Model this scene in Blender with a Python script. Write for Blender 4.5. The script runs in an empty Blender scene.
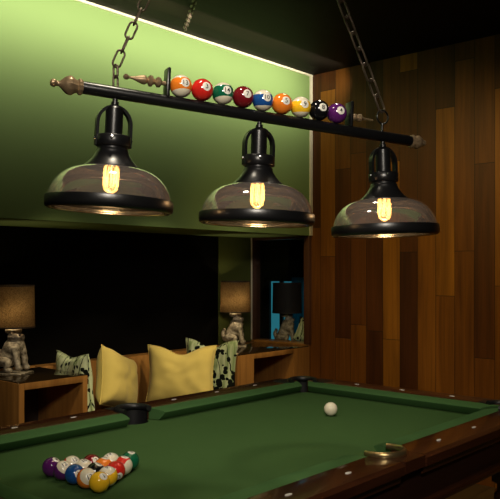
import bpy, bmesh, math, random
from mathutils import Vector, Matrix, noise
random.seed(7)
SC = bpy.context.scene
COL = SC.collection
PI = math.pi
V = Vector

# ------------------------------------------------------------------ helpers
def obj(name, bm, mats, parent=None, smooth=35, loc=None, kind=None):
    bmesh.ops.recalc_face_normals(bm, faces=bm.faces)
    me = bpy.data.meshes.new(name)
    bm.to_mesh(me); bm.free()
    if not isinstance(mats, (list, tuple)): mats = [mats]
    for m in mats: me.materials.append(m)
    if smooth:
        for p in me.polygons: p.use_smooth = True
        me.set_sharp_from_angle(angle=math.radians(smooth))
    o = bpy.data.objects.new(name, me); COL.objects.link(o)
    if parent: o.parent = parent
    if loc is not None: o.location = loc
    if kind: o['kind'] = kind
    return o

def tag(o, label, cat, group=None):
    o['label'] = label; o['category'] = cat
    if group: o['group'] = group
    return o

def thing(name, label, cat, loc=(0, 0, 0), rz=0, group=None):
    o = bpy.data.objects.new(name, None); COL.objects.link(o)
    o.location = loc; o.rotation_euler = (0, 0, rz); o.empty_display_size = .05
    return tag(o, label, cat, group)

def copy_thing(o, parent=None):
    c = o.copy(); COL.objects.link(c)
    if parent: c.parent = parent
    for ch in list(o.children): copy_thing(ch, c)
    return c

def box(bm, x0, x1, y0, y1, z0, z1, bevel=0, seg=2, mi=0):
    vs = [bm.verts.new((x, y, z)) for z in (z0, z1) for y in (y0, y1) for x in (x0, x1)]
    fs = [bm.faces.new([vs[i] for i in q]) for q in
          ((0, 2, 3, 1), (4, 5, 7, 6), (0, 1, 5, 4), (2, 6, 7, 3), (0, 4, 6, 2), (1, 3, 7, 5))]
    for f in fs: f.material_index = mi
    if bevel:
        es = list({e for f in fs for e in f.edges})
        bmesh.ops.bevel(bm, geom=es, offset=bevel, segments=seg, profile=.5, affect='EDGES')
    return bm

def lathe(bm, prof, n=40, M=None, mi=0, closed=False):
    M = M or Matrix()
    rings = []
    for r, z in prof:
        if r < 1e-6: rings.append([bm.verts.new(M @ V((0, 0, z)))])
        else: rings.append([bm.verts.new(M @ V((r*math.cos(2*PI*i/n), r*math.sin(2*PI*i/n), z))) for i in range(n)])
    pairs = list(zip(rings, rings[1:]))
    if closed: pairs.append((rings[-1], rings[0]))
    for a, b in pairs:
        for i in range(n):
            j = (i+1) % n
            if len(a) == 1 and len(b) == 1: continue
            if len(a) == 1: f = bm.faces.new((a[0], b[j], b[i]))
            elif len(b) == 1: f = bm.faces.new((a[i], a[j], b[0]))
            else: f = bm.faces.new((a[i], a[j], b[j], b[i]))
            f.material_index = mi
    return bm

def tube(bm, pts, r, n=10, closed=False, mi=0, caps=True):
    pts = [V(p) for p in pts]; N = len(pts)
    rs = r if isinstance(r, (list, tuple)) else [r]*N
    tang = []
    for i in range(N):
        if closed: t = pts[(i+1) % N]-pts[i-1]
        else: t = pts[min(i+1, N-1)]-pts[max(i-1, 0)]
        tang.append(t.normalized())
    t0 = tang[0]
    nrm = t0.cross(V((0, 0, 1)) if abs(t0.z) < .9 else V((1, 0, 0))).normalized()
    rings = []
    for i in range(N):
        t = tang[i]; nrm = (nrm - t*nrm.dot(t)).normalized(); b = t.cross(nrm)
        rings.append([bm.verts.new(pts[i]+(nrm*math.cos(2*PI*k/n)+b*math.sin(2*PI*k/n))*rs[i]) for k in range(n)])
    prs = list(zip(rings, rings[1:]))
    if closed: prs.append((rings[-1], rings[0]))
    for a, b in prs:
        for k in range(n):
            j = (k+1) % n
            bm.faces.new((a[k], a[j], b[j], b[k])).material_index = mi
    if caps and not closed:
        bm.faces.new(rings[0][::-1]).material_index = mi
        bm.faces.new(rings[-1]).material_index = mi
    return bm

def prism(bm, poly, z0, z1, mi=0):
    lo = [bm.verts.new((x, y, z0)) for x, y in poly]; hi = [bm.verts.new((x, y, z1)) for x, y in poly]
    n = len(poly)
    fs = [bm.faces.new(lo[::-1]), bm.faces.new(hi)]
    for i in range(n):
        j = (i+1) % n
        fs.append(bm.faces.new((lo[i], lo[j], hi[j], hi[i])))
    for f in fs: f.material_index = mi
    return bm

def NB(): return bmesh.new()

# ------------------------------------------------------------------ materials
class NT:
    def __init__(s, name):
        s.m = bpy.data.materials.new(name); s.m.use_nodes = True
        s.t = s.m.node_tree; s.t.nodes.clear()
        s.out = s.n('ShaderNodeOutputMaterial')
    def n(s, typ, **kw):
        nd = s.t.nodes.new(typ)
        for k, v in kw.items(): setattr(nd, k, v)
        return nd
    def l(s, a, b): s.t.links.new(a, b)
    def val(s, sock, v):
        if hasattr(v, 'links'): s.l(v, sock)
        else: sock.default_value = v
    def math(s, op, a, b=0.0, c=None):
        nd = s.n('ShaderNodeMath', operation=op)
        s.val(nd.inputs[0], a); s.val(nd.inputs[1], b)
        if c is not None: s.val(nd.inputs[2], c)
        return nd.outputs[0]
    def mix(s, f, a, b, typ='MIX'):
        nd = s.n('ShaderNodeMix', data_type='RGBA', blend_type=typ)
        s.val(nd.inputs[0], f)
        s.val(nd.inputs[6], a if hasattr(a, 'links') else (*a, 1)); s.val(nd.inputs[7], b if hasattr(b, 'links') else (*b, 1))
        return nd.outputs[2]
    def coord(s, which='Object', scale=(1, 1, 1), rot=(0, 0, 0)):
        tc = s.n('ShaderNodeTexCoord'); mp = s.n('ShaderNodeMapping')
        s.l(tc.outputs[which], mp.inputs[0]); mp.inputs['Scale'].default_value = scale; mp.inputs['Rotation'].default_value = rot
        return mp.outputs[0]
    def noise(s, vec, scale, detail=4, rough=.55, dist=0, out='Fac'):
        nd = s.n('ShaderNodeTexNoise'); s.l(vec, nd.inputs['Vector'])
        nd.inputs['Scale'].default_value = scale; nd.inputs['Detail'].default_value = detail
        nd.inputs['Roughness'].default_value = rough; nd.inputs['Distortion'].default_value = dist
        return nd.outputs[out]
    def ramp(s, fac, stops, interp='LINEAR'):
        nd = s.n('ShaderNodeValToRGB'); nd.color_ramp.interpolation = interp
        el = nd.color_ramp.elements
        while len(el) < len(stops): el.new(.5)
        for e, (p, c) in zip(el, stops):
            e.position = p; e.color = (*c, 1) if len(c) == 3 else c
        s.l(fac, nd.inputs[0]); return nd.outputs[0]
    def bump(s, h, strength=.2, dist=.01):
        nd = s.n('ShaderNodeBump'); nd.inputs['Strength'].default_value = strength; nd.inputs['Distance'].default_value = dist
        s.l(h, nd.inputs['Height']); return nd.outputs[0]
    def pbr(s, color, rough=.5, metal=0, spec=.5, normal=None, coat=0, sheen=0, emit=None, estr=0):
        p = s.n('ShaderNodeBsdfPrincipled')
        s.val(p.inputs['Base Color'], color if hasattr(color, 'links') else (*color, 1))
        s.val(p.inputs['Roughness'], rough); s.val(p.inputs['Metallic'], metal)
        p.inputs['Specular IOR Level'].default_value = spec
        p.inputs['Coat Weight'].default_value = coat; p.inputs['Coat Roughness'].default_value = .1
        p.inputs['Sheen Weight'].default_value = sheen
        if emit: p.inputs['Emission Color'].default_value = (*emit, 1); p.inputs['Emission Strength'].default_value = estr
        if normal is not None: s.l(normal, p.inputs['Normal'])
        s.l(p.outputs[0], s.out.inputs[0]); return s.m

def plain(name, color, rough=.5, metal=0, spec=.5, var=.12, scale=30, coat=0, bump=0):
    t = NT(name); c = t.coord(); f = t.noise(c, scale)
    lo = tuple(x*(1-var) for x in color); hi = tuple(min(1, x*(1+var)) for x in color)
    return t.pbr(t.mix(f, lo, hi), rough, metal, spec, t.bump(f, bump, .002) if bump else None, coat)

def wood(name, dark, light, along='z', rough=.3, coat=.3, scale=1.0, spec=.5):
    t = NT(name)
    sc = {'x': (2, 40, 40), 'y': (40, 2, 40), 'z': (40, 40, 2)}[along]
    c = t.coord(scale=tuple(v*scale for v in sc))
    f = t.noise(c, 1.0, 5, .6, .6)
    c2 = t.coord(scale=tuple(v*scale*.16 for v in sc)); g = t.noise(c2, 1.0, 2)
    k = t.math('ADD', t.math('MULTIPLY', f, .65), t.math('MULTIPLY', g, .35))
    col = t.ramp(k, [(.3, dark), (.7, light)])
    return t.pbr(col, rough, 0, spec, t.bump(f, .05, .002), coat)

def planks(name, axis, width, length, stops, rough=.35, coat=.15, gap=.012, seam=(.004, .002, .001), spec=.4, sh=0.0):
    """boards running along z (axis='x') or along y (axis='y' across x): colour picked per board"""
    t = NT(name); tc = t.n('ShaderNodeTexCoord'); sp = t.n('ShaderNodeSeparateXYZ'); t.l(tc.outputs['Object'], sp.inputs[0])
    a = sp.outputs['X'] if axis in ('x', 'xy') else sp.outputs['Y']
    b = sp.outputs['Z'] if axis in ('x',) else (sp.outputs['Y'] if axis == 'xy' else sp.outputs['X'])
    u = t.math('ADD', t.math('DIVIDE', a, width), sh)
    iu = t.math('FLOOR', u); fu = t.math('FRACT', u)
    w1 = t.n('ShaderNodeTexWhiteNoise', noise_dimensions='1D'); t.l(iu, w1.inputs['W'])
    v = t.math('ADD', t.math('DIVIDE', b, length), t.math('MULTIPLY', w1.outputs['Value'], 7.3))
    iv = t.math('FLOOR', v); fv = t.math('FRACT', v)
    cx = t.n('ShaderNodeCombineXYZ'); t.l(iu, cx.inputs[0]); t.l(iv, cx.inputs[1])
    w2 = t.n('ShaderNodeTexWhiteNoise', noise_dimensions='2D'); t.l(cx.outputs[0], w2.inputs['Vector'])
    base = t.ramp(w2.outputs['Value'], stops)
    # grain, different on each board
    off = t.n('ShaderNodeCombineXYZ'); t.l(t.math('MULTIPLY', w2.outputs['Value'], 31.0), off.inputs[0]); t.l(t.math('MULTIPLY', w2.outputs['Value'], 17.0), off.inputs[2])
    ad = t.n('ShaderNodeVectorMath', operation='ADD'); t.l(tc.outputs['Object'], ad.inputs[0]); t.l(off.outputs[0], ad.inputs[1])
    mp = t.n('ShaderNodeMapping'); t.l(ad.outputs[0], mp.inputs[0])
    mp.inputs['Scale'].default_value = (38, 38, 1.6) if axis == 'x' else ((38, 1.6, 38) if axis == 'xy' else (1.6, 38, 38))
    g = t.noise(mp.outputs[0], 1.0, 5, .6, .8)
    mp2 = t.n('ShaderNodeMapping'); t.l(ad.outputs[0], mp2.inputs[0])
    mp2.inputs['Scale'].default_value = (9, 9, .5) if axis == 'x' else ((9, .5, 9) if axis == 'xy' else (.5, 9, 9))
    g2 = t.noise(mp2.outputs[0], 1.0, 3, .5, .5)
    gr = t.ramp(t.math('ADD', t.math('MULTIPLY', g, .5), t.math('MULTIPLY', g2, .5)), [(.32, (.45, .4, .36)), (.68, (1.25, 1.25, 1.25))])
    col = t.mix(1.0, base, gr, 'MULTIPLY')
    e1 = t.math('LESS_THAN', t.math('ABSOLUTE', t.math('SUBTRACT', fu, .5)), .5-gap)
    e2 = t.math('LESS_THAN', t.math('ABSOLUTE', t.math('SUBTRACT', fv, .5)), .5-gap*width/length)
    inn = t.math('MULTIPLY', e1, e2)
    col = t.mix(inn, seam, col)
    return t.pbr(col, rough, 0, spec, t.bump(inn, .4, .004), coat)

def emission(name, color, strength):
    t = NT(name); e = t.n('ShaderNodeEmission'); e.inputs[0].default_value = (*color, 1); e.inputs[1].default_value = strength
    t.l(e.outputs[0], t.out.inputs[0]); return t.m

def thin_glass(name, tint, ior=1.45, rough=.02, haze=0.0, hazecol=(.8, .8, .8), boost=1.0):
    t = NT(name)
    tr = t.n('ShaderNodeBsdfTransparent'); tr.inputs[0].default_value = (*tint, 1)
    gl = t.n('ShaderNodeBsdfGlossy'); gl.inputs['Roughness'].default_value = rough
    fr = t.n('ShaderNodeFresnel'); fr.inputs[0].default_value = ior
    mx = t.n('ShaderNodeMixShader'); t.l(t.math('MINIMUM', t.math('MULTIPLY', fr.outputs[0], boost), 1.0), mx.inputs[0]); t.l(tr.outputs[0], mx.inputs[1]); t.l(gl.outputs[0], mx.inputs[2])
    o = mx.outputs[0]
    if haze:
        df = t.n('ShaderNodeBsdfDiffuse'); df.inputs[0].default_value = (*hazecol, 1)
        m2 = t.n('ShaderNodeMixShader'); m2.inputs[0].default_value = haze; t.l(o, m2.inputs[1]); t.l(df.outputs[0], m2.inputs[2]); o = m2.outputs[0]
    t.l(o, t.out.inputs[0]); return t.m

M = {}
M['black'] = plain('black_iron', (.0055, .0055, .006), .3, 0, .5, bump=.1, scale=120)
M['bronze'] = plain('antique_bronze', (.38, .265, .15), .34, .6, .5, .6, 90)
M['chain'] = plain('chain_bronze', (.12, .085, .06), .4, .6, .5, .5, 60)
M['dome_glass'] = thin_glass('tinted_haze_dome_glass', (.92, .84, .80), 1.5, .05, .065, (.80, .70, .66), 2.4)  # light brown glass; pinkish milky haze stands in for a reflected white background
M['bulb_glass'] = thin_glass('amber_bulb_glass', (1, .86, .6), 1.4, .05, .12, (1, .75, .4))
M['filament'] = emission('filament', (1, .60, .22), 6.5)
M['steel'] = plain('polished_steel', (.55, .55, .56), .2, 1)
# cloth
t = NT('green_baize'); c = t.coord(); f = t.noise(c, 900, 3); g = t.noise(c, 5, 2)
M['cloth'] = t.pbr(t.mix(g, (.042, .092, .027), (.050, .104, .031)), .9, 0, .1, t.bump(f, .15, .001), 0, .0)
t = NT('green_baize_rail'); c = t.coord(); f = t.noise(c, 900, 3); M['cloth_rail'] = t.pbr(t.mix(f, (.046, .112, .036), (.056, .128, .042)), .9, 0, .1, t.bump(f, .15, .001))
M['mahog'] = wood('mahogany_rail', (.022, .0065, .003), (.072, .023, .009), 'y', .25, .7)
M['mahog_x'] = wood('mahogany_rail_across', (.022, .0065, .003), (.072, .023, .009), 'x', .28, .5)
M['mahog_dark'] = wood('mahogany_apron', (.012, .004, .003), (.03, .010, .005), 'y', .4, .2)
M['leather'] = plain('black_leather', (.008, .008, .009), .4, 0, .5, bump=.3, scale=200)
M['pearl'] = plain('pearl_inlay', (.72, .70, .66), .25, 0, .5, .05)
M['brass'] = plain('aged_brass', (.40, .30, .14), .3, .9, .5, .4, 60)
# room
M['wallwood'] = planks('wall_boards', 'x', .1365, 1.25, [(0, (.045, .012, .002)), (.35, (.10, .030, .004)), (.7, (.18, .062, .006)), (1, (.27, .105, .009))], .5, 0, sh=.22, spec=.3)
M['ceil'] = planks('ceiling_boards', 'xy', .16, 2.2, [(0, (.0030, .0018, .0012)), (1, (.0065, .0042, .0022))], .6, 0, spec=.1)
M['floor'] = planks('floor_boards', 'xy', .14, 1.4, [(0, (.05, .03, .014)), (1, (.09, .055, .026))], .5, .1)
M['greenwall'] = plain('olive_paint', (.190, .280, .095), .75, 0, .2, .04, 3)
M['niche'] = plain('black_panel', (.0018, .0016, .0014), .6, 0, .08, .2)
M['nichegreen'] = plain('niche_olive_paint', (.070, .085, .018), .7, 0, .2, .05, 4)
M['cream'] = plain('cream_trim', (.75, .68, .5), .5)
M['golden'] = wood('honey_oak', (.20, .085, .018), (.42, .195, .048), 'z', .36, .15)
M['golden_y'] = wood('honey_oak_long', (.20, .085, .018), (.42, .195, .048), 'y', .36, .15)
M['darkwood'] = plain('dark_interior', (.02, .011, .006), .6)
M['topglass'] = plain('brown_glass_top', (.020, .012, .005), .09, 0, .6, .1)
M['seat'] = plain('dark_seat_fabric', (.02, .014, .01), .9, 0, .1)
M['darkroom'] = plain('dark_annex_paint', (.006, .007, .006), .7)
M['frame'] = wood('dark_wood_frame', (.05, .018, .008), (.09, .035, .014), 'z', .4, .1)
M['teal'] = emission('teal_daylight', (.04, .32, .42), .38)
t = NT('teal_curtain'); tl = t.n('ShaderNodeBsdfTranslucent'); tl.inputs[0].default_value = (.10, .45, .5, 1); t.l(tl.outputs[0], t.out.inputs[0]); M['tealdark'] = t.m
M['pane'] = thin_glass('window_glass', (.97, .98, .97), 1.3, .01)
# fabrics
t = NT('mustard_linen'); c = t.coord(); f = t.noise(c, 300, 3); g = t.noise(c, 9, 3)
M['yellow'] = t.pbr(t.mix(g, (.55, .42, .11), (.63, .49, .14)), .9, 0, .1, t.bump(f, .25, .002), 0, .15)
t = NT('leaf_print'); c = t.coord()
st = t.noise(t.coord(scale=(40, 2, 40)), 1.0, 2)
bg = t.ramp(st, [(.35, (.27, .36, .15)), (.6, (.58, .64, .40))])
wn = t.noise(c, 14, 2, out='Color')
ad = t.n('ShaderNodeVectorMath', operation='MULTIPLY_ADD'); t.l(wn, ad.inputs[0]); ad.inputs[1].default_value = (.035, .035, .035); t.l(c, ad.inputs[2])
vo = t.n('ShaderNodeTexVoronoi'); t.l(ad.outputs[0], vo.inputs['Vector']); vo.inputs['Scale'].default_value = 27
big = t.noise(c, 7, 1)
leaf = t.math('LESS_THAN', vo.outputs['Distance'], t.math('MULTIPLY', t.math('SUBTRACT', big, .27), 1.5))
sp = t.n('ShaderNodeSeparateXYZ'); t.l(ad.outputs[0], sp.inputs[0])
stem = t.math('LESS_THAN', t.math('ABSOLUTE', t.math('SUBTRACT', t.math('FRACT', t.math('ADD', t.math('MULTIPLY', sp.outputs[0], 13), t.math('MULTIPLY', sp.outputs[1], 3))), .5)), .035)
ink = t.math('MAXIMUM', leaf, stem)
M['print'] = t.pbr(t.mix(ink, bg, (.006, .008, .006)), .9, 0, .1)
# ceramic statuette
t = NT('mottled_stoneware'); c = t.coord(); f = t.noise(c, 45, 4)
M['stone'] = t.pbr(t.ramp(f, [(.32, (.09, .065, .04)), (.62, (.52, .44, .32))]), .5, 0, .4, t.bump(f, .8, .006))  # colour and bump share one noise, so the dips are darker
# lamp shade: woven cloth lets the bulb glow through
t = NT('woven_shade'); c = t.coord(scale=(1, 1, 1)); f = t.noise(c, 170, 3, .7)
cl = t.ramp(f, [(.3, (.12, .088, .048)), (.7, (.44, .35, .22))])
tl = t.n('ShaderNodeBsdfTranslucent'); t.l(cl, tl.inputs[0]); df = t.n('ShaderNodeBsdfDiffuse'); t.l(t.mix(1.0, cl, (.25, .22, .2), 'MULTIPLY'), df.inputs[0])
mx = t.n('ShaderNodeMixShader'); mx.inputs[0].default_value = .35; t.l(tl.outputs[0], mx.inputs[1]); t.l(df.outputs[0], mx.inputs[2]); t.l(mx.outputs[0], t.out.inputs[0])
M['shade'] = t.m
M['shade_unlit'] = plain('unlit_woven_shade', (.012, .008, .006), .8)  # near-black cloth: the unlit, backlit look is put into the colour
M['bulb'] = emission('warm_bulb', (1, .6, .25), 6)

# ------------------------------------------------------------------ camera (level, lens shifted up a little)
YAW = math.radians(41.8); F_PX = 733.0; CZ = 1.38
cam = bpy.data.cameras.new('camera'); co = bpy.data.objects.new('camera', cam); COL.objects.link(co)
co.location = (0, 0, CZ); co.rotation_euler = (PI/2, 0, YAW)
cam.sensor_width = 36; cam.lens = F_PX/500*36; cam.shift_y = 20.5/500; cam.clip_start = .02
SC.camera = co
FW = V((-math.sin(YAW), math.cos(YAW), 0)); RT = V((math.cos(YAW), math.sin(YAW), 0)); UP = V((0, 0, 1))

# ------------------------------------------------------------------ room
XB, XN, YW, ZC, ZB, ZU = -3.39, -4.0, 4.5, 2.87, 1.643, .80
X1, Y0 = 2.2, -1.6
def slab(name, *a, mat=None, kind='structure'): return obj(name, box(NB(), *a), mat, kind=kind, smooth=0)
slab('floor', -5.7, X1+.1, Y0-.1, 7.0, -.1, 0, mat=M['floor'])
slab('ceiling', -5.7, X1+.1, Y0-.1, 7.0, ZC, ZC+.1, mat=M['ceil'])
slab('wall_end', XB-.02, X1+.1, YW, YW+.1, 0, ZC, mat=M['wallwood'])
slab('wall_right', X1, X1+.1, Y0-.1, YW, 0, ZC, mat=M['frame'])
slab('wall_rear', XN, X1, Y0-.1, Y0, 0, ZC, mat=M['frame'])
slab('wall_left', XN, XB, Y0, YW+.1, ZB, ZC, mat=M['greenwall'])
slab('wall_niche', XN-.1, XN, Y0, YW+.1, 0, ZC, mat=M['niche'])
slab('trim_1', XB, XB+.012, Y0, YW, ZC-.014, ZC, mat=M['cream'])
slab('trim_2', XB, XB+.01, YW-.028, YW, ZB, ZC-.014, mat=M['cream'])
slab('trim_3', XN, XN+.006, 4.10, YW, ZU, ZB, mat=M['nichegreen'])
# opening with a pane in the end of the niche, low wall under it
slab('wall_sill', XN, XB-.02, YW, YW+.1, 0, ZU-.02, mat=M['frame'])
slab('trim_4', XN, XB-.02, YW-.015, YW+.12, ZU-.02, ZU+.012, mat=M['golden'])
fb = NB(); box(fb, XB-.055, XB-.001, YW-.03, YW+.11, ZU+.012, ZB, .004)
box(fb, XN+.006, XN+.02, YW-.012, YW+.08, ZU+.012, ZB, .002); box(fb, XN+.02, XB-.055, YW-.01, YW+.08, ZB-.02, ZB, .002)
w1 = obj('window_1', fb, M['frame'], kind='structure')
obj('pane', box(NB(), XN+.02, XB-.055, YW+.03, YW+.034, ZU+.012, ZB-.02), M['pane'], w1, smooth=0)
eb = NB(); box(eb, XN+.003, XN+.014, YW-.022, YW-.012, ZU+.012, ZB, .001)
obj('lit_edge_strip', eb, M['cream'], w1)  # cream colour stands in for lamplight on the edge of the frame
# the room behind the opening
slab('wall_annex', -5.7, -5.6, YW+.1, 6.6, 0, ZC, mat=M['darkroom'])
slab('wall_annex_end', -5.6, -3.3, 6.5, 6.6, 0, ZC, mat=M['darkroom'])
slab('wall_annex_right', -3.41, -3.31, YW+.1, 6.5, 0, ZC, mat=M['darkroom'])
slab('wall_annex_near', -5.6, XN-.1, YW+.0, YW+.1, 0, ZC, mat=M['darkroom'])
wf = NB()
for a in ((-5.50, -5.46), (-5.31, -5.27), (-4.94, -4.90)): box(wf, a[0], a[1], 6.44, 6.5, .5, 1.27, .004)
box(wf, -5.50, -4.90, 6.44, 6.5, 1.25, 1.29, .004); box(wf, -5.50, -4.90, 6.44, 6.5, .47, .52, .004)
w2 = obj('window_2', wf, M['darkroom'], kind='structure')
obj('pane', box(NB(), -5.46, -4.94, 6.475, 6.485, .52, 1.25), M['teal'], w2, smooth=0)
# curtain half across that window
cb = NB(); n = 26; pr = []
for i in range(n+1):
    x = -5.10+.24*i/n; pr.append((x, 6.40+.018*math.sin(i*1.5)))
poly = pr+[(x, y+.006) for x, y in reversed(pr)]
prism(cb, poly, .45, 1.30)
tag(obj('curtain', cb, M['tealdark']), 'dark teal curtain hanging at the window of the room behind the opening', 'curtain')

# ------------------------------------------------------------------ built-in side tables and bench
def side_table(y0, y1, oy0, oy1, label, depth=.47):
    ym = (y0+y1)/2
    r = thing('side_table', label, 'side table', (XB, ym, 0), 0, 'side tables built into the niche')
    a, b, oa, ob = y0-ym, y1-ym, oy0-ym, oy1-ym
    bm = NB(); zt = ZU-.006
    box(bm, -depth, 0, a, oa, 0, zt, .002); box(bm, -depth, 0, ob, b, 0, zt, .002)
    box(bm, -depth, 0, oa, ob, zt-.035, zt, .002); box(bm, -depth, 0, oa, ob, 0, .42, .002)
    obj('carcass', bm, M['golden'], r)
    obj('back_panel', box(NB(), -depth+.01, -depth+.025, oa, ob, .42, zt-.035), M['darkwood'], r, smooth=0)
    obj('glass_top', box(NB(), -depth-.005, -.006, a+.006, b-.006, zt, ZU, .0015), M['topglass'], r)
    return r
side_table(2.012, 2.437, 2.045, 2.405, 'oak side table with a dark open cubby carrying the lamp at the left edge')
side_table(3.665, 4.475, 3.835, 4.28, 'oak side table with a dark open cubby in the corner by the plank wall')
bn = thing('bench', 'built-in oak bench with a panelled back running between the two side tables', 'bench', (-3.6, 3.05, 0))
def bl(bm, x0, x1, y0, y1, z0, z1, bv=.003): return box(bm, x0+3.6, x1+3.6, y0-3.05, y1-3.05, z0, z1, bv)
obj('base', bl(NB(), -3.86, -3.36, 2.44, 3.66, 0, .36), M['golden_y'], bn)
obj('seat', bl(NB(), -3.86, -3.33, 2.442, 3.66, .36, .47, .02), M['seat'], bn)
obj('back_panel', bl(NB(), -3.93, -3.86, 2.442, 3.352, .36, ZU), M['golden'], bn)
obj('back_panel', bl(NB(), -3.93, -3.865, 3.368, 3.66, .36, ZU), M['golden'], bn)
obj('back_panel', bl(NB(), -3.99, -3.932, 2.0, 4.47, .36, ZU-.003), M['golden_y'], bn)

# ------------------------------------------------------------------ cushions
def cushion(name, label, w, h, tk, mat, loc, az, tilt, roll, dip=0, seed=0, group=None):
    n = 26; bm = NB()
    def pt(i, j, side):
        u = -1+2*i/n; v = -1+2*j/n
        x = w/2*u*(1-.10*(1-v*v)**1.2); y = h/2*v*(1-.09*(1-u*u)**1.2)
        th = tk/2*(max(0, (1-u**4)*(1-v**4)))**.55
        th *= 1-.06*noise.noise(V((u*2+seed, v*2, side)))
        k = math.exp(-(u/.42)**2)*max(0, (v+.25)/1.25)**1.5
        y -= dip*k; th *= 1-.35*k*(dip > 0)
        wr = .010*noise.noise(V((u*3.1+seed*3, v*3.1, side*2)))*(1-u**4)*(1-v**4)
        # seams pull small creases from the corners
        rr = min(math.hypot(abs(u)-1, abs(v)-1), 1); wr += .005*math.sin(9*math.atan2(1-abs(v), 1.001-abs(u)))*max(0, .7-rr)*rr*2
        return V((x, y, side*(th+wr*(side > 0))))
    top = {}; bot = {}
    for i in range(n+1):
        for j in range(n+1):
            top[i, j] = bm.verts.new(pt(i, j, 1))
            bot[i, j] = top[i, j] if i in (0, n) or j in (0, n) else bm.verts.new(pt(i, j, -1))
    for i in range(n):
        for j in range(n):
            bm.faces.new((top[i, j], top[i+1, j], top[i+1, j+1], top[i, j+1]))
            bm.faces.new((bot[i, j], bot[i, j+1], bot[i+1, j+1], bot[i+1, j]))
    o = obj(name, bm, mat, smooth=80)
    # local z = face normal; az = heading of the normal from +x, tilt = leaning back, roll = spin in its own plane
    R = Matrix.Rotation(az, 4, 'Z') @ Matrix.Rotation(PI/2-tilt, 4, 'Y') @ Matrix.Rotation(PI/2+roll, 4, 'Z')
    o.matrix_world = Matrix.Translation(loc) @ R
    # seam piping round the edge
    pb = NB(); e = [pt(i, 0, 1) for i in range(n)]+[pt(n, j, 1) for j in range(n)]+[pt(n-i, n, 1) for i in range(n)]+[pt(0, n-j, 1) for j in range(n)]
    tube(pb, e, .0035, 6, closed=True); obj('piping', pb, mat, o)
    return tag(o, label, 'cushion', group)
D = math.radians
CG = 'cushions on the bench'
cushion('cushion', 'mustard yellow cushion standing on edge beside the left side table', .36, .36, .17, M['yellow'], (-3.56, 2.775, .706), D(22), D(12), D(-22), 0, 1, CG)
cushion('cushion', 'mustard yellow cushion with a dented top in the middle of the bench', .46, .40, .14, M['yellow'], (-3.56, 3.30, .685), D(-52), D(13), D(0), .05, 2, CG)
cushion('cushion', 'green cushion with black leaf print leaning on the left side table', .43, .41, .11, M['print'], (-3.638, 2.525, .692), D(80), D(4), D(-2), .015, 3, CG)
cushion('cushion', 'green cushion with black leaf print behind the dented yellow cushion', .41, .42, .09, M['print'], (-3.55, 3.565, .695), D(-74), D(5), D(0), .05, 4, CG)

# ------------------------------------------------------------------ table lamps with a seated lion-dog base
def skin_mesh(verts, edges, radii, sub=2, root=0):
    me = bpy.data.meshes.new('sk'); me.from_pydata(verts, edges, [])
    o = bpy.data.objects.new('sk', me); COL.objects.link(o)
    md = o.modifiers.new('s', 'SKIN'); md.use_smooth_shade = True
    for i, sv in enumerate(me.skin_vertices[0].data):
        r = radii[i]; sv.radius = (r, r) if not isinstance(r, tuple) else r; sv.use_root = (i == root)
    ss = o.modifiers.new('d', 'SUBSURF'); ss.levels = sub
    dg = bpy.context.evaluated_depsgraph_get(); dg.update()
    out = bpy.data.meshes.new_from_object(o.evaluated_get(dg))
    bpy.data.objects.remove(o); bpy.data.meshes.remove(me)
    return out
def lion_dog():
    P = []; E = []; R = []
    def v(x, y, z, r, link=None):
        P.append((x, y, z)); R.append(r)
        if link is not None: E.append((link, len(P)-1))
        return len(P)-1
    pel = v(-.042, 0, .060, .052); mid = v(-.020, 0, .108, .053, pel); ch = v(.010, 0, .152, .050, mid)
    nk = v(.014, 0, .184, .043, ch); hd = v(.018, 0, .204, .042, nk); mz = v(.046, 0, .186, .027, hd); v(.058, 0, .180, .020, mz)
    tl = v(-.088, 0, .055, .022, pel); tl = v(-.098, 0, .090, .020, tl); v(-.078, 0, .125, .014, tl)
    for s in (-1, 1):
        sh = v(.030, s*.036, .130, .027, ch); el = v(.044, s*.042, .075, .019, sh); wr = v(.052, s*.042, .026, .018, el); v(.072, s*.043, .014, .0170, wr)
        hip = v(-.040, s*.046, .062, .036, pel); kn = v(.006, s*.058, .064, .024, hip); hk = v(-.016, s*.060, .022, .018, kn); v(.026, s*.062, .014, .0160, hk)
        v(.006, s*.040, .218, .012, hd)
    me = skin_mesh(P, E, R)
    bm = NB(); bm.from_mesh(me); bpy.data.meshes.remove(me)
    for q in bm.verts:                                     # curls of the mane and carved hollows
        k = max(0, min(1, (q.co.z-.10)/.07))*(1 if q.co.x < .055 else .2)
        q.co += q.co.normalized()*0
        d = noise.noise(q.co*75)*.009*k + noise.noise(q.co*32)*.004
        q.co += q.normal*d
    for q in bm.verts: q.co.z = max(q.co.z, .0)
    return bm
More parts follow.
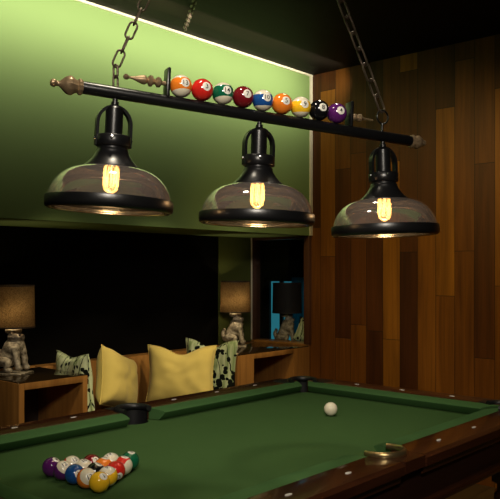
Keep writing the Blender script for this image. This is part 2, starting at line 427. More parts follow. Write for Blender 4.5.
def table_lamp(loc, rz, label, lit=True):
    r = thing('table_lamp', label, 'lamp', loc, rz, 'lamps with carved animal bases')
    b = NB(); box(b, -.095, .085, -.074, .074, 0, .006, .002); obj('plinth', b, M['stone'], r)
    o = obj('animal_figure', lion_dog(), M['stone'], r, smooth=70, loc=(0, 0, .0055))
    for s in (-1, 1):
        eb = NB(); lathe(eb, [(0, -.005), (.0035, -.0035), (.005, 0), (.0035, .0035), (0, .005)], 10, Matrix.Translation((.050, s*.020, .208)))
        obj('eye', eb, M['black'], o)
    cb = NB(); lathe(cb, [(0, .224), (.036, .224), (.045, .229), (.046, .243), (.041, .249), (.012, .251), (.012, .29), (0, .29)], 28)
    obj('neck', cb, M['stone'], r)
    sb = NB(); lathe(sb, [(.117, .258), (.113, .494), (.111, .494), (.115, .258)], 48, closed=True)
    sh = obj('lamp_shade', sb, M['shade'] if lit else M['shade_unlit'], r)
    for z, q in ((.260, .1168), (.492, .1130)):
        tb = NB(); lathe(tb, [(q, z-.004), (q+.0015, z-.004), (q+.0015, z+.004), (q, z+.004)], 48, closed=True)
        obj('shade_trim', tb, M['darkwood'], sh)
    bb = NB(); lathe(bb, [(0, .29), (.014, .292), (.016, .31), (.030, .345), (.031, .36), (.022, .382), (0, .39)], 20, Matrix.Translation((.012, -.025, 0)))
    obj('bulb', bb, M['bulb'] if lit else M['cream'], r)
    return r
L1 = V((-3.745, 2.19, ZU)); L2 = V((-3.815, 4.10, ZU))
RZ = math.radians(30)
table_lamp(L1, RZ, 'table lamp with carved animal base lit at the left edge of the photo')
table_lamp(L2, RZ+.15, 'lit table lamp with carved animal base on the side table by the plank wall')
# annex: ledge, unlit lamp, cushion
ld = thing('console_table', 'dark console in the room behind the opening', 'table', (-4.0, 4.93, 0))
obj('top', box(NB(), -.55, .56, -.27, .27, .70, .735, .004), M['darkwood'], ld)
obj('cabinet', box(NB(), -.53, .54, -.25, .25, 0, .70, .004), M['darkwood'], ld)
l3 = table_lamp((-3.955, 4.90, .735), RZ+.1, 'unlit dark lamp silhouetted against the teal window behind the opening', False)
l3.scale = (1.08, 1.08, 1.08)
cushion('cushion', 'small green leaf-print cushion glimpsed through the opening beside the unlit lamp', .20, .20, .07, M['print'], (-3.70, 4.86, .865), D(-40), D(14), D(-22), 0, 5)

# ------------------------------------------------------------------ pool table
ZBED = .767; ZR = ZBED+.045
XL, XR, YN, YF = -2.24, -1.30, 1.03, 2.915          # cushion noses
YM = (YN+YF)/2; XM = (XL+XR)/2
CW = .078; WW = .128                                # cushion, wood widths
XLb, XRb, YNb, YFb = XL-CW, XR+CW, YN-CW, YF+CW
XLo, XRo, YNo, YFo = XLb-WW, XRb+WW, YNb-WW, YFb+WW
pt = thing('pool_table', 'pool table with green cloth and mahogany rails filling the foreground', 'pool table', (XM, YM, 0))
def L(x, y, z=0): return (x-XM, y-YM, z)
PR = .062
YML = YM-.075
pockets = [('corner', XLb+.03, YFb-.03), ('corner', XRb-.03, YFb-.03), ('corner', XLb+.03, YNb+.03), ('corner', XRb-.03, YNb+.03),
           ('side', XLb-.012, YML), ('side', XRb+.012, YM)]
# bed: grid with the pocket mouths cut away
bm = NB()
def arc(cx, cy, r, a0, a1, n=14): return [(cx+r*math.cos(a0+(a1-a0)*i/n), cy+r*math.sin(a0+(a1-a0)*i/n)) for i in range(n+1)]
def circ_edge(cx, cy, r, corner):
    pass
poly = []
x0, x1, y0, y1 = XLb, XRb, YNb, YFb
def corner_arc(cx, cy, r, sx, sy):
    # arc of circle round pocket centre inside the bed rectangle, from the x-side edge to the y-side edge
    pts = []
    N = 48
    for i in range(N):
        a = 2*PI*i/N; p = (cx+r*math.cos(a), cy+r*math.sin(a))
        if x0 <= p[0] <= x1 and y0 <= p[1] <= y1: pts.append((p, a))
    return pts
def ordered(pts, start):
    pts = [p for p, a in pts]
    out = []; cur = start
    while pts:
        nx = min(pts, key=lambda p: (p[0]-cur[0])**2+(p[1]-cur[1])**2); pts.remove(nx); out.append(nx); cur = nx
    return out
q = .03
poly += ordered(corner_arc(x0+q, y0+q, PR, 0, 0), (x0, y0+q+PR))            # near left, left edge -> near edge
poly += ordered(corner_arc(x1-q, y0+q, PR, 0, 0), (x1-q-PR, y0))            # near right
poly += ordered(corner_arc(x1+.012, YM, PR, 0, 0), (x1, YM-PR))
poly += ordered(corner_arc(x1-q, y1-q, PR, 0, 0), (x1, y1-q-PR))
poly += ordered(corner_arc(x0+q, y1-q, PR, 0, 0), (x0+q+PR, y1))
poly += ordered(corner_arc(x0-.012, YML, PR, 0, 0), (x0, YML+PR))
prism(bm, [(x-XM, y-YM) for x, y in poly], ZBED-.03, ZBED)
obj('bed', bm, M['cloth'], pt, smooth=30)

def rail(p0, p1, inw, wood_mat, sights, mitre0, mitre1):
    """p0,p1: ends of the wood/cushion border line; inw: unit vector into the table"""
    p0 = V((*p0, 0)); p1 = V((*p1, 0)); d = (p1-p0).normalized(); inw = V((*inw, 0)); Ln = (p1-p0).length
    base = V((XM, YM, 0))
    def W(s, t, z): return p0+d*s+inw*t+V((0, 0, z))-base
    bm = NB()
    sec = [(0, ZR-.001), (-.006, ZR+.002), (-WW+.012, ZR+.002), (-WW, ZR-.008), (-WW, ZR-.034), (-WW+.012, ZR-.040), (-WW+.016, ZR-.06), (0, ZR-.06)]
    for a, b in ((0, Ln),):
        ra = [bm.verts.new(W(a, t, z)) for t, z in sec]; rb = [bm.verts.new(W(b, t, z)) for t, z in sec]
        k = len(sec)
        for i in range(k): bm.faces.new((ra[i], ra[(i+1) % k], rb[(i+1) % k], rb[i]))
        bm.faces.new(ra[::-1]); bm.faces.new(rb)
    ro = obj('rail', bm, wood_mat, pt, smooth=30)
    # cushion: cloth wedge with an overhanging nose, ends cut back towards the pockets
    bm = NB()
    cs = [(0, ZR), (CW*.5, ZR-.001), (CW*.93, ZR-.006), (CW, ZR-.010), (CW*.97, ZR-.016), (CW*.62, ZBED+.002), (0, ZBED+.002)]
    def end(s, m, sign): return [bm.verts.new(W(s+sign*m*(t/CW), t, z)) for t, z in cs]
    ra = end(.004, mitre0, 1); rb = end(Ln-.004, mitre1, -1); k = len(cs)
    for i in range(k): bm.faces.new((ra[i], ra[(i+1) % k], rb[(i+1) % k], rb[i]))
    bm.faces.new(ra[::-1]); bm.faces.new(rb)
    obj('cushion', bm, M['cloth_rail'], ro, smooth=40)
    for s in sights:
        bm = NB()
        a, b = .013, .006
        ps = [W(s, -WW*.5, 0)+d*a*math.cos(k*PI/8)+inw*b*math.sin(k*PI/8) for k in range(16)]
        lo = [bm.verts.new(p+V((0, 0, ZR+.0015))) for p in ps]; hi = [bm.verts.new(p*1+V((0, 0, ZR+.0032))) for p in ps]
        bm.faces.new(hi)
        for i in range(16): bm.faces.new((lo[i], lo[(i+1) % 16], hi[(i+1) % 16], hi[i]))
        o = obj('sight', bm, M['pearl'], ro); o['label'] = 'pearl inlay dot'
    return ro
HP = .266; g = .07
# long rails, each half between side and corner pocket
for xb, inw, ym, ha, hb in ((XLb, (1, 0), YML, .268, .25), (XRb, (-1, 0), YM, HP, HP)):
    rail((xb, ym+.0665), (xb, YFb-.035), inw, M['mahog'], [ha*k-.0665 for k in (1, 2, 3)], .02, .06)
    rail((xb, YNb+.035), (xb, ym-.0665), inw, M['mahog'], [ym-hb*k-YNb-.035 for k in (3, 2, 1)], .06, .02)
for yb, inw in ((YFb, (0, -1)), (YNb, (0, 1))):
    rail((XLb+.035, yb), (XRb-.035, yb), inw, M['mahog_x'], [XM+.254*k-XLb-.035 for k in (-1, 0, 1)], .06, .06)
# wood corner blocks and pocket fittings
def pocket(kind, cx, cy):
    sx = 1 if cx > XM else -1; sy = 0 if kind == 'side' else (1 if cy > YM else -1)
    xb = XRb if sx > 0 else XLb
    out = V((sx, 0, 0)) if kind == 'side' else V((sx, sy, 0)).normalized()
    bm = NB()
    c = V(L(cx, cy)); ang = math.atan2(out.y, out.x)
    # cup wall and floor
    Mx = Matrix.Translation(c)
    lathe(bm, [(PR*.98, ZR-.012), (PR*1.03, ZR-.012), (PR*1.02, ZBED-.004), (PR*1.0, ZBED-.09), (.0, ZBED-.12), (0, ZBED-.115), (PR*.93, ZBED-.085), (PR*.96, ZBED-.006), (PR*.98, ZR-.012)], 32, Mx, closed=False)
    cut = [f for f in bm.faces if (f.calc_center_median()-c).xy.normalized().dot(out.xy) < -.1 and f.calc_center_median().z > ZBED-.006]
    bmesh.ops.delete(bm, geom=cut, context='FACES')
    pk = obj('pocket', bm, M['leather'], pt)
    # the bridging piece of rail round the outside of the pocket, a ring segment out to the table edge
    bm = NB(); n = 20; half = math.radians(88 if kind == 'side' else 118)
    X0, X1_, Y0_, Y1_ = XLo-XM, XRo-XM, YNo-YM, YFo-YM
    rows = []
    for i in range(n+1):
        a = ang-half+2*half*i/n; dv = V((math.cos(a), math.sin(a), 0)); pi_ = c+dv*PR*1.02
        # outer point: on the outer rectangle or the end of the rail
        po = c+dv*.3
        if kind == 'side':
            po.y = max(min(po.y, c.y+.067), c.y-.067); po.x = (X1_-.0025 if sx > 0 else X0+.0025) if abs(a-ang) < math.radians(60) else pi_.x
            po.y = c.y+.067*max(-1, min(1, (a-ang)/math.radians(60)))*(sx if True else 1)
        else:
            k = (a-ang)/half
            edge = .112
            xo = X1_ if sx > 0 else X0; yo = Y1_ if sy > 0 else Y0_
            # round the table corner
            po = c+dv*(.118/max(abs(dv.x), abs(dv.y), 1e-3))
            po.x = max(X0+.0005, min(X1_-.0005, po.x)); po.y = max(Y0_+.0005, min(Y1_-.0005, po.y))
        if sx < 0 and kind == 'side': pass
        rows.append((pi_, po))
    zt, zb = (ZR+.0017, ZR-.034) if kind == 'side' else (ZR+.0022, ZR-.058)
    vs = [[bm.verts.new((p.x, p.y, z)) for p in (a_, b_) for z in (zt, zb)] for a_, b_ in rows]   # in-top,in-bot,out-top,out-bot
    for r0, r1 in zip(vs, vs[1:]):
        for i0, i1 in ((0, 2), (2, 3), (3, 1), (1, 0)):
            try: bm.faces.new((r0[i0], r1[i0], r1[i1], r0[i1]))
            except ValueError: pass
    for r0 in (vs[0], vs[-1]):
        try: bm.faces.new((r0[0], r0[2], r0[3], r0[1]))
        except ValueError: pass
    bmesh.ops.remove_doubles(bm, verts=bm.verts, dist=1e-5)
    obj('pocket_block', bm, M['mahog'] if kind == 'side' and sx > 0 else M['leather'], pk, smooth=30)
    # pocket iron / leather lip: U shape on top of the rail
    bm = NB(); pts = []
    hl = math.radians(112 if kind == 'side' else 120)
    for i in range(25):
        a = ang-hl+2*hl*i/24
        pts.append(c+V((math.cos(a), math.sin(a), 0))*(PR+.004)+V((0, 0, ZR+.004)))
    rr = [.0085*(.75+.25*math.sin(PI*i/24)) for i in range(25)]
    if kind == 'side' and sx > 0:
        tube(bm, pts, rr, 10)
        for v_ in bm.verts: v_.co.z = ZR+.006+(v_.co.z-ZR-.004)*1.5
        o = obj('pocket_iron', bm, M['brass'], pk, smooth=60); o['label'] = 'aged brass pocket iron'
    else:
        tube(bm, pts, [r*1.8 for r in rr], 12)
        obj('pocket_lip', bm, M['leather'], pk, smooth=60)
for p in pockets: pocket(*p)
# apron, trim, legs
bm = NB(); a, b = .030, .06
for x0_, x1_, y0_, y1_ in ((XLo+a, XLo+b, YNo+a, YFo-a), (XRo-b, XRo-a, YNo+a, YFo-a), (XLo+b, XRo-b, YNo+a, YNo+b), (XLo+b, XRo-b, YFo-b, YFo-a)):
    box(bm, x0_-XM, x1_-XM, y0_-YM, y1_-YM, .665, ZR-.04)
obj('apron', bm, M['mahog_dark'], pt, smooth=30)
bm = NB(); a, b = .012, .07
for x0_, x1_, y0_, y1_ in ((XLo+a, XLo+b, YNo+a, YFo-a), (XRo-b, XRo-a, YNo+a, YFo-a), (XLo+b, XRo-b, YNo+a, YNo+b), (XLo+b, XRo-b, YFo-b, YFo-a)):
    box(bm, x0_-XM, x1_-XM, y0_-YM, y1_-YM, .640, .665, .004)
obj('apron_moulding', bm, M['mahog'], pt, smooth=30)
bm = NB(); box(bm, XLo+.07-XM, XRo-.07-XM, YNo+.07-YM, YFo-.07-YM, .66, ZBED-.125); obj('frame', bm, M['mahog_dark'], pt, smooth=0)
for x in (XLo+.12, XRo-.12):
    for y in (YNo+.15, YFo-.15):
        bm = NB(); prof = [(0, 0), (.045, 0), (.05, .02), (.04, .05), (.048, .20), (.055, .33), (.062, .42), (.07, .44), (.07, .46), (.058, .47), (.058, .50), (.08, .51), (.08, .665), (0, .665)]
        lathe(bm, prof, 8, Matrix.Translation(L(x, y))); obj('leg', bm, M['mahog'], pt, smooth=25)

# ------------------------------------------------------------------ billiard balls
BC = {'yellow': (.95, .55, .02), 'blue': (.012, .075, .28), 'red': (.60, .022, .015), 'purple': (.10, .014, .13), 'orange': (.85, .22, .02), 'green': (.006, .12, .055), 'maroon': (.17, .008, .012), 'black': (.006, .006, .007)}
IVORY = (.80, .73, .55)
def ball_mat(col, stripe, r):
    t = NT('ball_'+col+('_stripe' if stripe else '')); c = t.coord(); f = t.noise(c, 40, 2)
    base = BC[col]
    a = tuple(x*.95 for x in base); b = tuple(min(1, x*1.05) for x in base)
    colr = t.mix(f, a, b)
    if stripe:
        tc = t.n('ShaderNodeTexCoord'); sp = t.n('ShaderNodeSeparateXYZ'); t.l(tc.outputs['Object'], sp.inputs[0])
        k = t.math('LESS_THAN', t.math('ABSOLUTE', sp.outputs['Z']), .52*r)
        colr = t.mix(k, IVORY, colr)
    return t.pbr(colr, .12, 0, .5, coat=.4)
M['ivory'] = plain('ivory_resin', IVORY, .15, 0, .5, .04, 20, .3)
M['white_spot'] = plain('white_spot', (.85, .82, .72), .2, 0, .5, .03)
M['ink'] = plain('black_ink', (.01, .01, .01), .3)
SPH = {}
def sphere_bm(r):
    bm = NB(); bmesh.ops.create_uvsphere(bm, u_segments=40, v_segments=24, radius=r); return bm
def number_mesh(txt, hgt):
    cu = bpy.data.curves.new('txt', 'FONT'); cu.body = txt; cu.align_x = 'CENTER'; cu.align_y = 'CENTER'; cu.offset = .012
    o = bpy.data.objects.new('txt', cu); COL.objects.link(o)
    dg = bpy.context.evaluated_depsgraph_get(); dg.update()
    me = bpy.data.meshes.new_from_object(o.evaluated_get(dg))
    bpy.data.objects.remove(o); bpy.data.curves.remove(cu)
    b = NB(); b.from_mesh(me); bmesh.ops.triangulate(b, faces=b.faces)
    for _ in range(3):
        es = [e for e in b.edges if e.calc_length() > .13]
        if es: bmesh.ops.subdivide_edges(b, edges=es, cuts=1); bmesh.ops.triangulate(b, faces=b.faces)
    b.to_mesh(me); b.free()
    vs = [v.co.copy() for v in me.vertices]; fs = [list(p.vertices) for p in me.polygons]; bpy.data.meshes.remove(me)
    mx, mn = max(v.x for v in vs), min(v.x for v in vs); my, ny = max(v.y for v in vs), min(v.y for v in vs)
    s = hgt/(my-ny); wd = (mx-mn)*s
    if wd > hgt*1.15: sx = hgt*1.15/(mx-mn)
    else: sx = s
    return [((v.x-(mx+mn)/2)*sx, (v.y-(my+ny)/2)*s) for v in vs], fs
def ball(name, col, num, stripe, r, loc, spot, axis, up=None, parent=None, spot_r=.40):
    """spot, axis: directions in world; number disc at spot, stripe poles along axis"""
    spot = spot.normalized(); axis = axis.normalized()
    z = axis; x = (spot-z*spot.dot(z))
    if x.length < .05: x = V((1, 0, 0))-z*z.x
    x.normalize(); y = z.cross(x)
    R = Matrix((x, y, z)).transposed()
    o = obj(name, sphere_bm(r), ball_mat(col, stripe, r), parent, smooth=80)
    Mw = Matrix.Translation(loc) @ R.to_4x4()
    o.matrix_basis = Mw
    S = R.inverted() @ spot; U = R.inverted() @ (up or UP)
    e2 = (U-S*U.dot(S)).normalized(); e1 = e2.cross(S)
    bm = NB(); n = 24
    rings = [[bm.verts.new(S*r*1.005)]]
    for k in (1, 2, 3):
        a = math.asin(spot_r)*k/3
        rings.append([bm.verts.new((S*math.cos(a)+(e1*math.cos(2*PI*i/n)+e2*math.sin(2*PI*i/n))*math.sin(a))*r*(1.005 if k < 3 else 1.0025)) for i in range(n)])
    for i in range(n): bm.faces.new((rings[0][0], rings[1][i], rings[1][(i+1) % n]))
    for A, B in zip(rings[1:], rings[2:]):
        for i in range(n): bm.faces.new((A[i], B[i], B[(i+1) % n], A[(i+1) % n]))
    vs, fs = number_mesh(num, r*spot_r*1.12)
    bv = [bm.verts.new((S*r+e1*a+e2*b).normalized()*r*1.013) for a, b in vs]
    for f in fs:
        try: bm.faces.new([bv[i] for i in f]).material_index = 1
        except ValueError: pass
    me_o = obj('number_spot', bm, [M['white_spot'], M['ink']], o, smooth=60)
    return o
def camdir(p, r, u, t):
    d = (V((0, 0, CZ))-p).normalized(); rt = d.cross(UP)*-1; rt = UP.cross(d).normalized(); uu = d.cross(rt)
    return rt*r+uu*u+d*t
BR = .0286
tag(obj('cue_ball', sphere_bm(BR), M['ivory'], smooth=80, loc=(-1.80, 2.522, ZBED+BR+.0004)), 'plain ivory cue ball alone on the green cloth', 'billiard ball')
RK = 'racked balls in a triangle'
# row, column, colour, number, striped, spot (right, up, towards camera), stripe axis, label
rack = [
 (0, 0, 'purple', '4', 0, (.45, .75, .45), (0, 0, 1), 'solid purple ball at the left corner of the racked triangle'),
 (0, 1, 'purple', '12', 1, (.15, .62, .75), (.35, .62, .7), 'purple-striped white ball between the purple and blue balls of the rack'),
 (0, 2, 'blue', '2', 0, (.40, .0, .9), (0, 0, 1), 'solid blue ball in the front row of the rack'),
 (0, 3, 'orange', '13', 1, (.30, .12, .94), (.30, .30, .9), 'orange-striped white ball beside the yellow ball of the rack'),
 (0, 4, 'yellow', '1', 0, (.42, .55, .72), (0, 0, 1), 'solid yellow ball nearest in the racked triangle'),
 (1, 0, 'red', '15', 1, (.3, .55, .7), (.35, .75, .5), 'white ball with a red band behind the two purple balls of the rack'),
 (1, 1, 'blue', '10', 1, (.1, .85, .5), (.1, .75, .6), 'mostly white ball with a hidden blue band beside the black ball of the rack'),
 (1, 2, 'black', '8', 0, (.35, .85, .35), (0, 0, 1), 'black ball in the middle of the racked triangle'),
 (1, 3, 'yellow', '9', 1, (-.1, .85, .5), (-.2, .85, .45), 'yellow-striped white ball just behind the solid yellow ball'),
 (2, 0, 'maroon', '7', 0, (.5, .35, .8), (0, 0, 1), 'dark red ball on the far side of the racked triangle'),
 (2, 1, 'orange', '5', 0, (.2, .9, .2), (0, 0, 1), 'solid orange ball behind the black ball in the rack'),
 (2, 2, 'red', '3', 0, (.35, -.55, .7), (0, 0, 1), 'solid bright red ball on the right side of the rack'),
 (3, 0, 'green', '14', 1, (-.2, .8, .5), (-.1, .75, .6), 'mostly white ball with a hidden green band beside the green ball of the rack'),
 (3, 1, 'red', '11', 1, (.2, .9, .3), (.80, -.35, .45), 'red-striped ball next to the green ball of the rack'),
 (4, 0, 'green', '6', 0, (.15, .92, .35), (0, 0, 1), 'solid green ball at the far right tip of the racked triangle'),
]
BCEN = V((-1.77, 1.228, ZBED+BR+.0004))
for row, cl_, col, num, st_, sp_, ax_, lab in rack:
    p = BCEN+V(((cl_-(4-row)/2)*2*BR*1.012, row*math.sqrt(3)*BR*1.012, 0))
    o = ball('billiard_ball', col, num, st_, BR, p, camdir(p, *sp_), camdir(p, *ax_), up=camdir(p, -.3, .9, 0))
    tag(o, lab, 'billiard ball', RK)

# ------------------------------------------------------------------ hanging light
PL = V((-1.642, 1.2547, 1.873)); PRt = V((-1.286, 2.110, 1.821))
AX = (PRt-PL); LB = AX.length; ax = AX.normalized(); az = (UP-ax*UP.dot(ax)).normalized(); ay = az.cross(ax)
RB = Matrix((ax, ay, az)).transposed()
ORG = (PL+PRt)/2
ch = thing('pendant_light', 'black bar light with three glass pendants and a row of billiard balls on top', 'ceiling light', ORG)
ch.rotation_euler = RB.to_euler()
TB = Matrix.Translation(ORG) @ RB.to_4x4(); TBI = TB.inverted()
def U_(s): return (s-.5)*LB
rotY = Matrix.Rotation(PI/2, 4, 'Y')                   # lathe z -> local +x
bm = NB(); xa, xb = U_(-.086), U_(1.115)
lathe(bm, [(0, xa), (.0165, xa), (.0172, xa+.002), (.0172, xb-.002), (.0165, xb), (0, xb)], 28, rotY)
obj('bar', bm, M['black'], ch)
def finial(x, sgn):
    bm = NB()
    pr = [(0, 0), (.019, 0), (.021, .005), (.021, .010), (.0165, .014), (.018, .020), (.024, .030), (.025, .038), (.021, .050), (.012, .060), (.007, .068), (.007, .074), (.0105, .079), (.011, .085), (.008, .091), (0, .094)]
    lathe(bm, [(r, z*.93) for r, z in pr], 24, Matrix.Translation((x, 0, 0)) @ Matrix.Rotation(sgn*PI/2, 4, 'Y'))
    for v_ in bm.verts:                                # cast flutes
        dx = abs(v_.co.x-x)
        if dx < .045:
            a = math.atan2(v_.co.z, v_.co.y); k = 1+.06*math.cos(a*10); v_.co.y *= k; v_.co.z *= k
    o = obj('finial', bm, M['bronze'], ch); o['label'] = 'bronze turned end finial'
finial(xa+.003, -1)
def finial_short(x):
    bm = NB()
    pr = [(0, 0), (.019, 0), (.021, .005), (.021, .011), (.016, .015), (.021, .024), (.022, .032), (.017, .042), (.010, .047), (.011, .053), (.009, .060), (0, .063)]
    lathe(bm, pr, 24, Matrix.Translation((x, 0, 0)) @ Matrix.Rotation(PI/2, 4, 'Y'))
    for v_ in bm.verts:
        dx = abs(v_.co.x-x)
        if dx < .042:
            a = math.atan2(v_.co.z, v_.co.y); k = 1+.06*math.cos(a*10); v_.co.y *= k; v_.co.z *= k
    o = obj('finial', bm, M['bronze'], ch); o['label'] = 'bronze turned end finial'
finial_short(xb-.003)
# ball rack: end plates, small finials, balls
BBR = .0325; zc = .0173+BBR
xpl, xpr = U_(.1763), U_(.845)
def plate(x):
    bm = NB(); box(bm, x-.005, x+.005, -.019, .019, .010, .094, .003); return obj('end_plate', bm, M['black'], ch)
plate(xpl); plate(xpr)
bm = NB()
lathe(bm, [(0, 0), (.006, 0), (.006, .012), (.014, .018), (.015, .025), (.007, .032), (.010, .038), (.016, .043), (.016, .048), (.008, .054), (.013, .062), (.0125, .070), (.004, .098), (.0035, .108), (.0075, .113), (.008, .119), (.004, .124), (0, .125)], 18,
      Matrix.Translation((xpl-.004, 0, .050)) @ Matrix.Rotation(-PI/2, 4, 'Y'))
o = obj('rack_finial', bm, M['bronze'], ch); o['label'] = 'long bronze spear finial'
bm = NB()
lathe(bm, [(0, 0), (.006, 0), (.006, .008), (.011, .013), (.011, .020), (.006, .025), (.012, .031), (.013, .038), (.006, .045), (.003, .062), (.003, .088), (0, .09)], 18,
      Matrix.Translation((xpr+.004, 0, .048)) @ Matrix.Rotation(PI/2, 4, 'Y'))
o = obj('rack_finial', bm, M['bronze'], ch); o['label'] = 'short bronze finial'
bar_balls = [('orange', '13', 1, 'orange-striped ball first from the left'), ('red', '3', 0, 'red ball'), ('green', '14', 1, 'green-striped ball'), ('maroon', '7', 0, 'maroon ball'),
             ('blue', '10', 1, 'blue-striped ball'), ('orange', '5', 0, 'solid orange ball'), ('yellow', '9', 1, 'yellow-striped ball'), ('black', '8', 0, 'black ball'), ('purple', '4', 0, 'purple ball')]
RBI = RB.inverted()
for i, (col, num, st_, lab) in enumerate(bar_balls):
    s = .2222+(.794-.2222)*i/8
    pl_ = V((U_(s), 0, zc)); pw = TB @ pl_
    S = camdir(pw, .42, .36-.05*(i/8), .82); A = UP-S.normalized()*UP.dot(S.normalized())
    if st_ and num in ('10', '9'): A = camdir(pw, 0, 1, -.12)
    o = ball('billiard_ball', col, num, st_, BBR, pl_, RBI @ S, RBI @ A, up=RBI @ camdir(pw, .12, 1, 0), parent=ch, spot_r=.40)
    o['label'] = lab+' on the light bar'
# pendants
def pendant(s, tilt):
    r = bpy.data.objects.new('pendant', None); COL.objects.link(r); r.parent = ch; r.location = (U_(s), 0, 0)
    # hang straight down in the world, with the small lean seen in the photo
    Rw = RBI.to_4x4() @ Matrix.Rotation(tilt, 4, FW) @ Matrix.Rotation(math.atan2(ax.y, ax.x), 4, 'Z')
    r.rotation_euler = Rw.to_euler()
    bm = NB(); lathe(bm, [(.006, 0), (.006, -.018), (.0075, -.019), (.0075, -.024), (.011, -.026), (.011, -.034), (.0075, -.036), (.006, -.037), (.006, -.045)], 16)
    obj('stem', bm, M['black'], r)
    bm = NB(); lathe(bm, [(0, -.040), (.020, -.040), (.0245, -.045), (.0245, -.125), (.0, -.125)], 32); obj('socket', bm, M['black'], r)
    # arched strap
    bm = NB(); pts = []
    rad = .0470
    for i in range(5): pts.append((-rad, -.150+i*.0155))
    for i in range(1, 20):
        a = PI-PI*i/20; pts.append((rad*math.cos(a), -.088+rad*math.sin(a)*1.05))
    for i in range(5): pts.append((rad, -.088-i*.0155))
    rows = []
    for k, (x, z) in enumerate(pts):
        a_ = V(pts[max(k-1, 0)]); b_ = V(pts[min(k+1, len(pts)-1)]); t_ = (b_-a_).normalized(); n_ = V((-t_.y, t_.x))
        rows.append([bm.verts.new((x+n_.x*q_*.0042, w_*.010, z+n_.y*q_*.0042)) for q_, w_ in ((1, -1), (1, 1), (-1, 1), (-1, -1))])
    for a_, b_ in zip(rows, rows[1:]):
        for k in range(4): bm.faces.new((a_[k], a_[(k+1) % 4], b_[(k+1) % 4], b_[k]))
    bm.faces.new(rows[0]); bm.faces.new(rows[-1][::-1])
    obj('yoke', bm, M['black'], r, smooth=40)
    bm = NB()
    lathe(bm, [(.0, -.120), (.046, -.120), (.049, -.123), (.049, -.147), (.047, -.150), (.0415, -.153), (.0415, -.157), (.044, -.159), (.0445, -.164), (.048, -.172), (.056, -.185), (.068, -.198), (.080, -.208), (.080, -.211), (.066, -.205), (0, -.17)], 48)
    obj('cap', bm, M['black'], r, smooth=50)
    for a in (0, PI, -1.9):
        bm = NB(); lathe(bm, [(0, 0), (.0045, 0), (.0055, .003), (.004, .006), (0, .0065)], 10, Matrix.Rotation(a, 4, 'Z') @ Matrix.Translation((.0485, 0, -.130)) @ Matrix.Rotation(PI/2, 4, 'Y'))
        o = obj('bolt', bm, M['steel'], r); o['label'] = 'small steel screw'
    bm = NB()
    lathe(bm, [(.077, -.2085), (.098, -.213), (.120, -.222), (.139, -.236), (.154, -.254), (.165, -.275), (.1715, -.301)], 64)
    obj('glass_shade', bm, M['dome_glass'], r, smooth=80)
    bm = NB()
    lathe(bm, [(.169, -0.2970), (.1745, -0.2950), (.1765, -0.3010), (.1765, -0.3170), (.1745, -0.3250), (.168, -0.3290), (.160, -0.3270), (.158, -0.3230), (.166, -0.3180), (.168, -0.3050)], 72, closed=True)
    obj('rim', bm, M['black'], r, smooth=50)
    bm = NB(); lathe(bm, [(.150, -.3265), (.1575, -.3285), (.1585, -.315), (.151, -.3225)], 72, closed=True); o = obj('inner_ring', bm, M['steel'], r); o['label'] = 'bright steel ring under the rim'
    bm = NB(); lathe(bm, [(0, -.168), (.017, -.170), (.017, -.192), (.015, -.198), (0, -.198)], 20); obj('bulb_cap', bm, M['brass'], r)
    bm = NB(); lathe(bm, [(.0145, -.196), (.021, -.206), (.0225, -.22), (.0225, -.255), (.019, -.270), (.009, -.279), (0, -.281)], 28)
    bo = obj('bulb', bm, M['bulb_glass'], r, smooth=80)
    bm = NB(); k = 10; pts = []
    for i in range(k):
        a = 2*PI*i/k; hi, lo = -.204, -.262
        pts += [(  .0150*math.cos(a), .0150*math.sin(a), hi if i % 2 else lo), (.0172*math.cos(a+.3), .0172*math.sin(a+.3), lo if i % 2 else hi)]
    tube(bm, pts, .0008, 6); tube(bm, [(0, 0, -.196), (0, 0, -.258)], .0013, 6)
    obj('filament', bm, M['filament'], bo, smooth=60)
    ld_ = bpy.data.lights.new('bulb_glow', 'POINT'); ld_.energy = .8; ld_.color = (1, .74, .48); ld_.shadow_soft_size = .02
    lo = bpy.data.objects.new('bulb_glow', ld_); COL.objects.link(lo); lo.parent = r; lo.location = (0, 0, -.235)
    return r
pendant(.017, math.radians(3.0)); pendant(.499, math.radians(1.6)); pendant(.989, math.radians(-1.4))

# chains
def chain_bm(p, q, bm=None, lw=.0145, pitch=.046, wire=.0030, sag=0, tw=0.0):
    bm = bm or NB(); p, q = V(p), V(q); Ld = (q-p).length; n = max(1, round(Ld/pitch))
    prev = p; side0 = None
    for i in range(n):
        def at(f): return p.lerp(q, f)-V((0, 0, sag*4*f*(1-f)))
        a, b = at(i/n), at((i+1)/n); d = (b-a).normalized(); c = (a+b)/2
        ref = FW; s1 = (ref.cross(d)).normalized(); s2 = d.cross(s1)
        ang = tw+(PI/2)*(i % 2)+.25*noise.noise(V((i*1.7, tw, 3)))
        s = s1*math.cos(ang)+s2*math.sin(ang)
        hl = (b-a).length/2+wire*1.1; st = hl-lw+wire
        pts = []
        for k in range(9):
            t_ = PI*k/8; pts.append(c+d*(st+(lw-wire)*math.sin(t_))+s*(lw-wire)*math.cos(t_))
        for k in range(9):
            t_ = PI*k/8; pts.append(c-d*(st+(lw-wire)*math.sin(t_))-s*(lw-wire)*math.cos(t_))
        tube(bm, [TBI @ x for x in pts], wire, 8, closed=True)
    return bm
def Wp(s, up=0): return PL.lerp(PRt, s)+V((0, 0, up))
CAN = PL.lerp(PRt, .47); CAN.z = ZC
lb = Wp(.017); rb_ = Wp(.989)
h1 = Wp(.425); h1.z = ZC-.045; h2 = Wp(.515); h2.z = ZC-.045
j1 = lb+V((0, 0, .075))
bm = chain_bm(lb+V((0, 0, .014)), j1, None, .011, .032, .003, tw=.9); chain_bm(j1, h1, bm, tw=.35)
obj('chain', bm, M['chain'], ch, smooth=60)
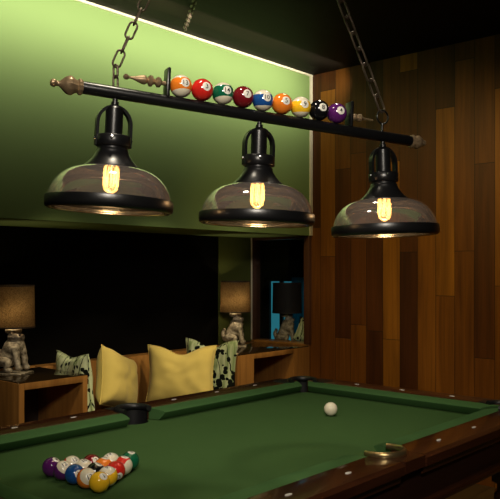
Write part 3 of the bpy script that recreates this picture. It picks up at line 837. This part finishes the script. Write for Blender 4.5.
# ring stem on the right
rc = TBI @ (rb_+V((0, 0, .064)))
bm = NB(); tube(bm, [rc+V((.022*math.cos(2*PI*k/28), 0, .022*math.sin(2*PI*k/28))) for k in range(28)], .0032, 8, closed=True)
lathe(bm, [(.0045, .010), (.0045, .043), (0, .044)], 12, Matrix.Translation((rc.x, 0, 0)))
obj('hanging_ring', bm, M['black'], ch, smooth=60)
bm = chain_bm(rb_+V((0, 0, .084)), h2, None, .0165, .054, .0036, tw=.5)
obj('chain', bm, M['chain'], ch, smooth=60)
hk = V((-3.28, 3.07, ZC-.02))
bm = chain_bm(CAN+V((-.05, .04, -.03)), hk, None, sag=.05, tw=.3)
o = obj('swag_chain', bm, M['chain'], ch, smooth=60); o['label'] = 'slack chain along the dark ceiling'
bm = NB(); tube(bm, [TBI @ (hk+V(x)) for x in ((0, 0, .02), (0, 0, .008), (-.008, .006, 0), (-.004, .003, -.009), (.004, -.003, -.006))], .003, 8); obj('ceiling_hook', bm, M['chain'], ch, smooth=60)
bm = NB(); lathe(bm, [(0, ZC-.03), (.03, ZC-.03), (.085, ZC-.022), (.095, ZC-.008), (.095, ZC), (0, ZC)], 40, TBI @ Matrix.Translation((CAN.x, CAN.y, 0)))
obj('canopy', bm, M['black'], ch)
for h in (h1, h2): obj('canopy_hook', tube(NB(), [TBI @ (h+V((0, 0, .025))), TBI @ (h+V((0, 0, -.004)))], .004, 8), M['black'], ch)

# ------------------------------------------------------------------ light
def area(name, loc, target, sx, sy, e, col, spread=180):
    l = bpy.data.lights.new(name, 'AREA'); l.shape = 'RECTANGLE'; l.size = sx; l.size_y = sy; l.energy = e; l.color = col; l.spread = math.radians(spread)
    o = bpy.data.objects.new(name, l); COL.objects.link(o); o.location = loc
    d = V(target)-V(loc); o.rotation_euler = d.to_track_quat('-Z', 'Y').to_euler(); return o
def spot(name, loc, target, e, col, ang, blend=.6, rad=.05):
    l = bpy.data.lights.new(name, 'SPOT'); l.energy = e; l.color = col; l.spot_size = math.radians(ang); l.spot_blend = blend; l.shadow_soft_size = rad
    o = bpy.data.objects.new(name, l); COL.objects.link(o); o.location = loc
    d = V(target)-V(loc); o.rotation_euler = d.to_track_quat('-Z', 'Y').to_euler(); return o
def point(name, loc, e, col, rad):
    l = bpy.data.lights.new(name, 'POINT'); l.energy = e; l.color = col; l.shadow_soft_size = rad
    o = bpy.data.objects.new(name, l); COL.objects.link(o); o.location = loc; return o
# wall washer along the ceiling
area('wall_washer', (-2.97, 2.1, 2.78), (-3.39, 2.1, 2.735), 4.6, .05, 24, (1, .94, .76), 140)
# ceiling downlights: over the table, towards the bench and the plank wall
for x, y in ((-1.6, 1.35), (-1.7, 2.4)): spot('downlight_or_key', (x, y, 2.84), (x, y, .7), 33, (1, .88, .68), 90, .7, .08)
spot('downlight_or_key', (.25, -.25, 2.80), (-1.50, 1.70, 1.55), 400, (1, .90, .76), 33, .35, .36)  # front key added to brighten the hanging light; no fitting stands there
for y in (2.2, 2.9, 3.6): spot('downlight_or_key', (-2.05, y, 2.84), (-3.50, y+.05, .78), 105, (1, .84, .54), 29, .5, .06)
for x in (-2.5, -1.3): spot('downlight_or_key', (x, 2.5, 2.84), (x-.1, 4.5, 1.15), 76, (1, .74, .27), 84, .9, .1)
point('lamp_glow', L1+V((.030, -.034, .365)), 3.2, (1, .80, .50), .022)
point('lamp_glow', L2+V((.030, -.034, .365)), 3.2, (1, .80, .50), .022)
wd = bpy.data.worlds.new('world'); SC.world = wd; wd.use_nodes = True
wd.node_tree.nodes['Background'].inputs[0].default_value = (.5, .5, .55, 1); wd.node_tree.nodes['Background'].inputs[1].default_value = .01
SC.view_settings.view_transform = 'Standard'; SC.view_settings.look = 'None'; SC.view_settings.gamma = 1; SC.view_settings.exposure = .12
SC.view_settings.use_curve_mapping = False
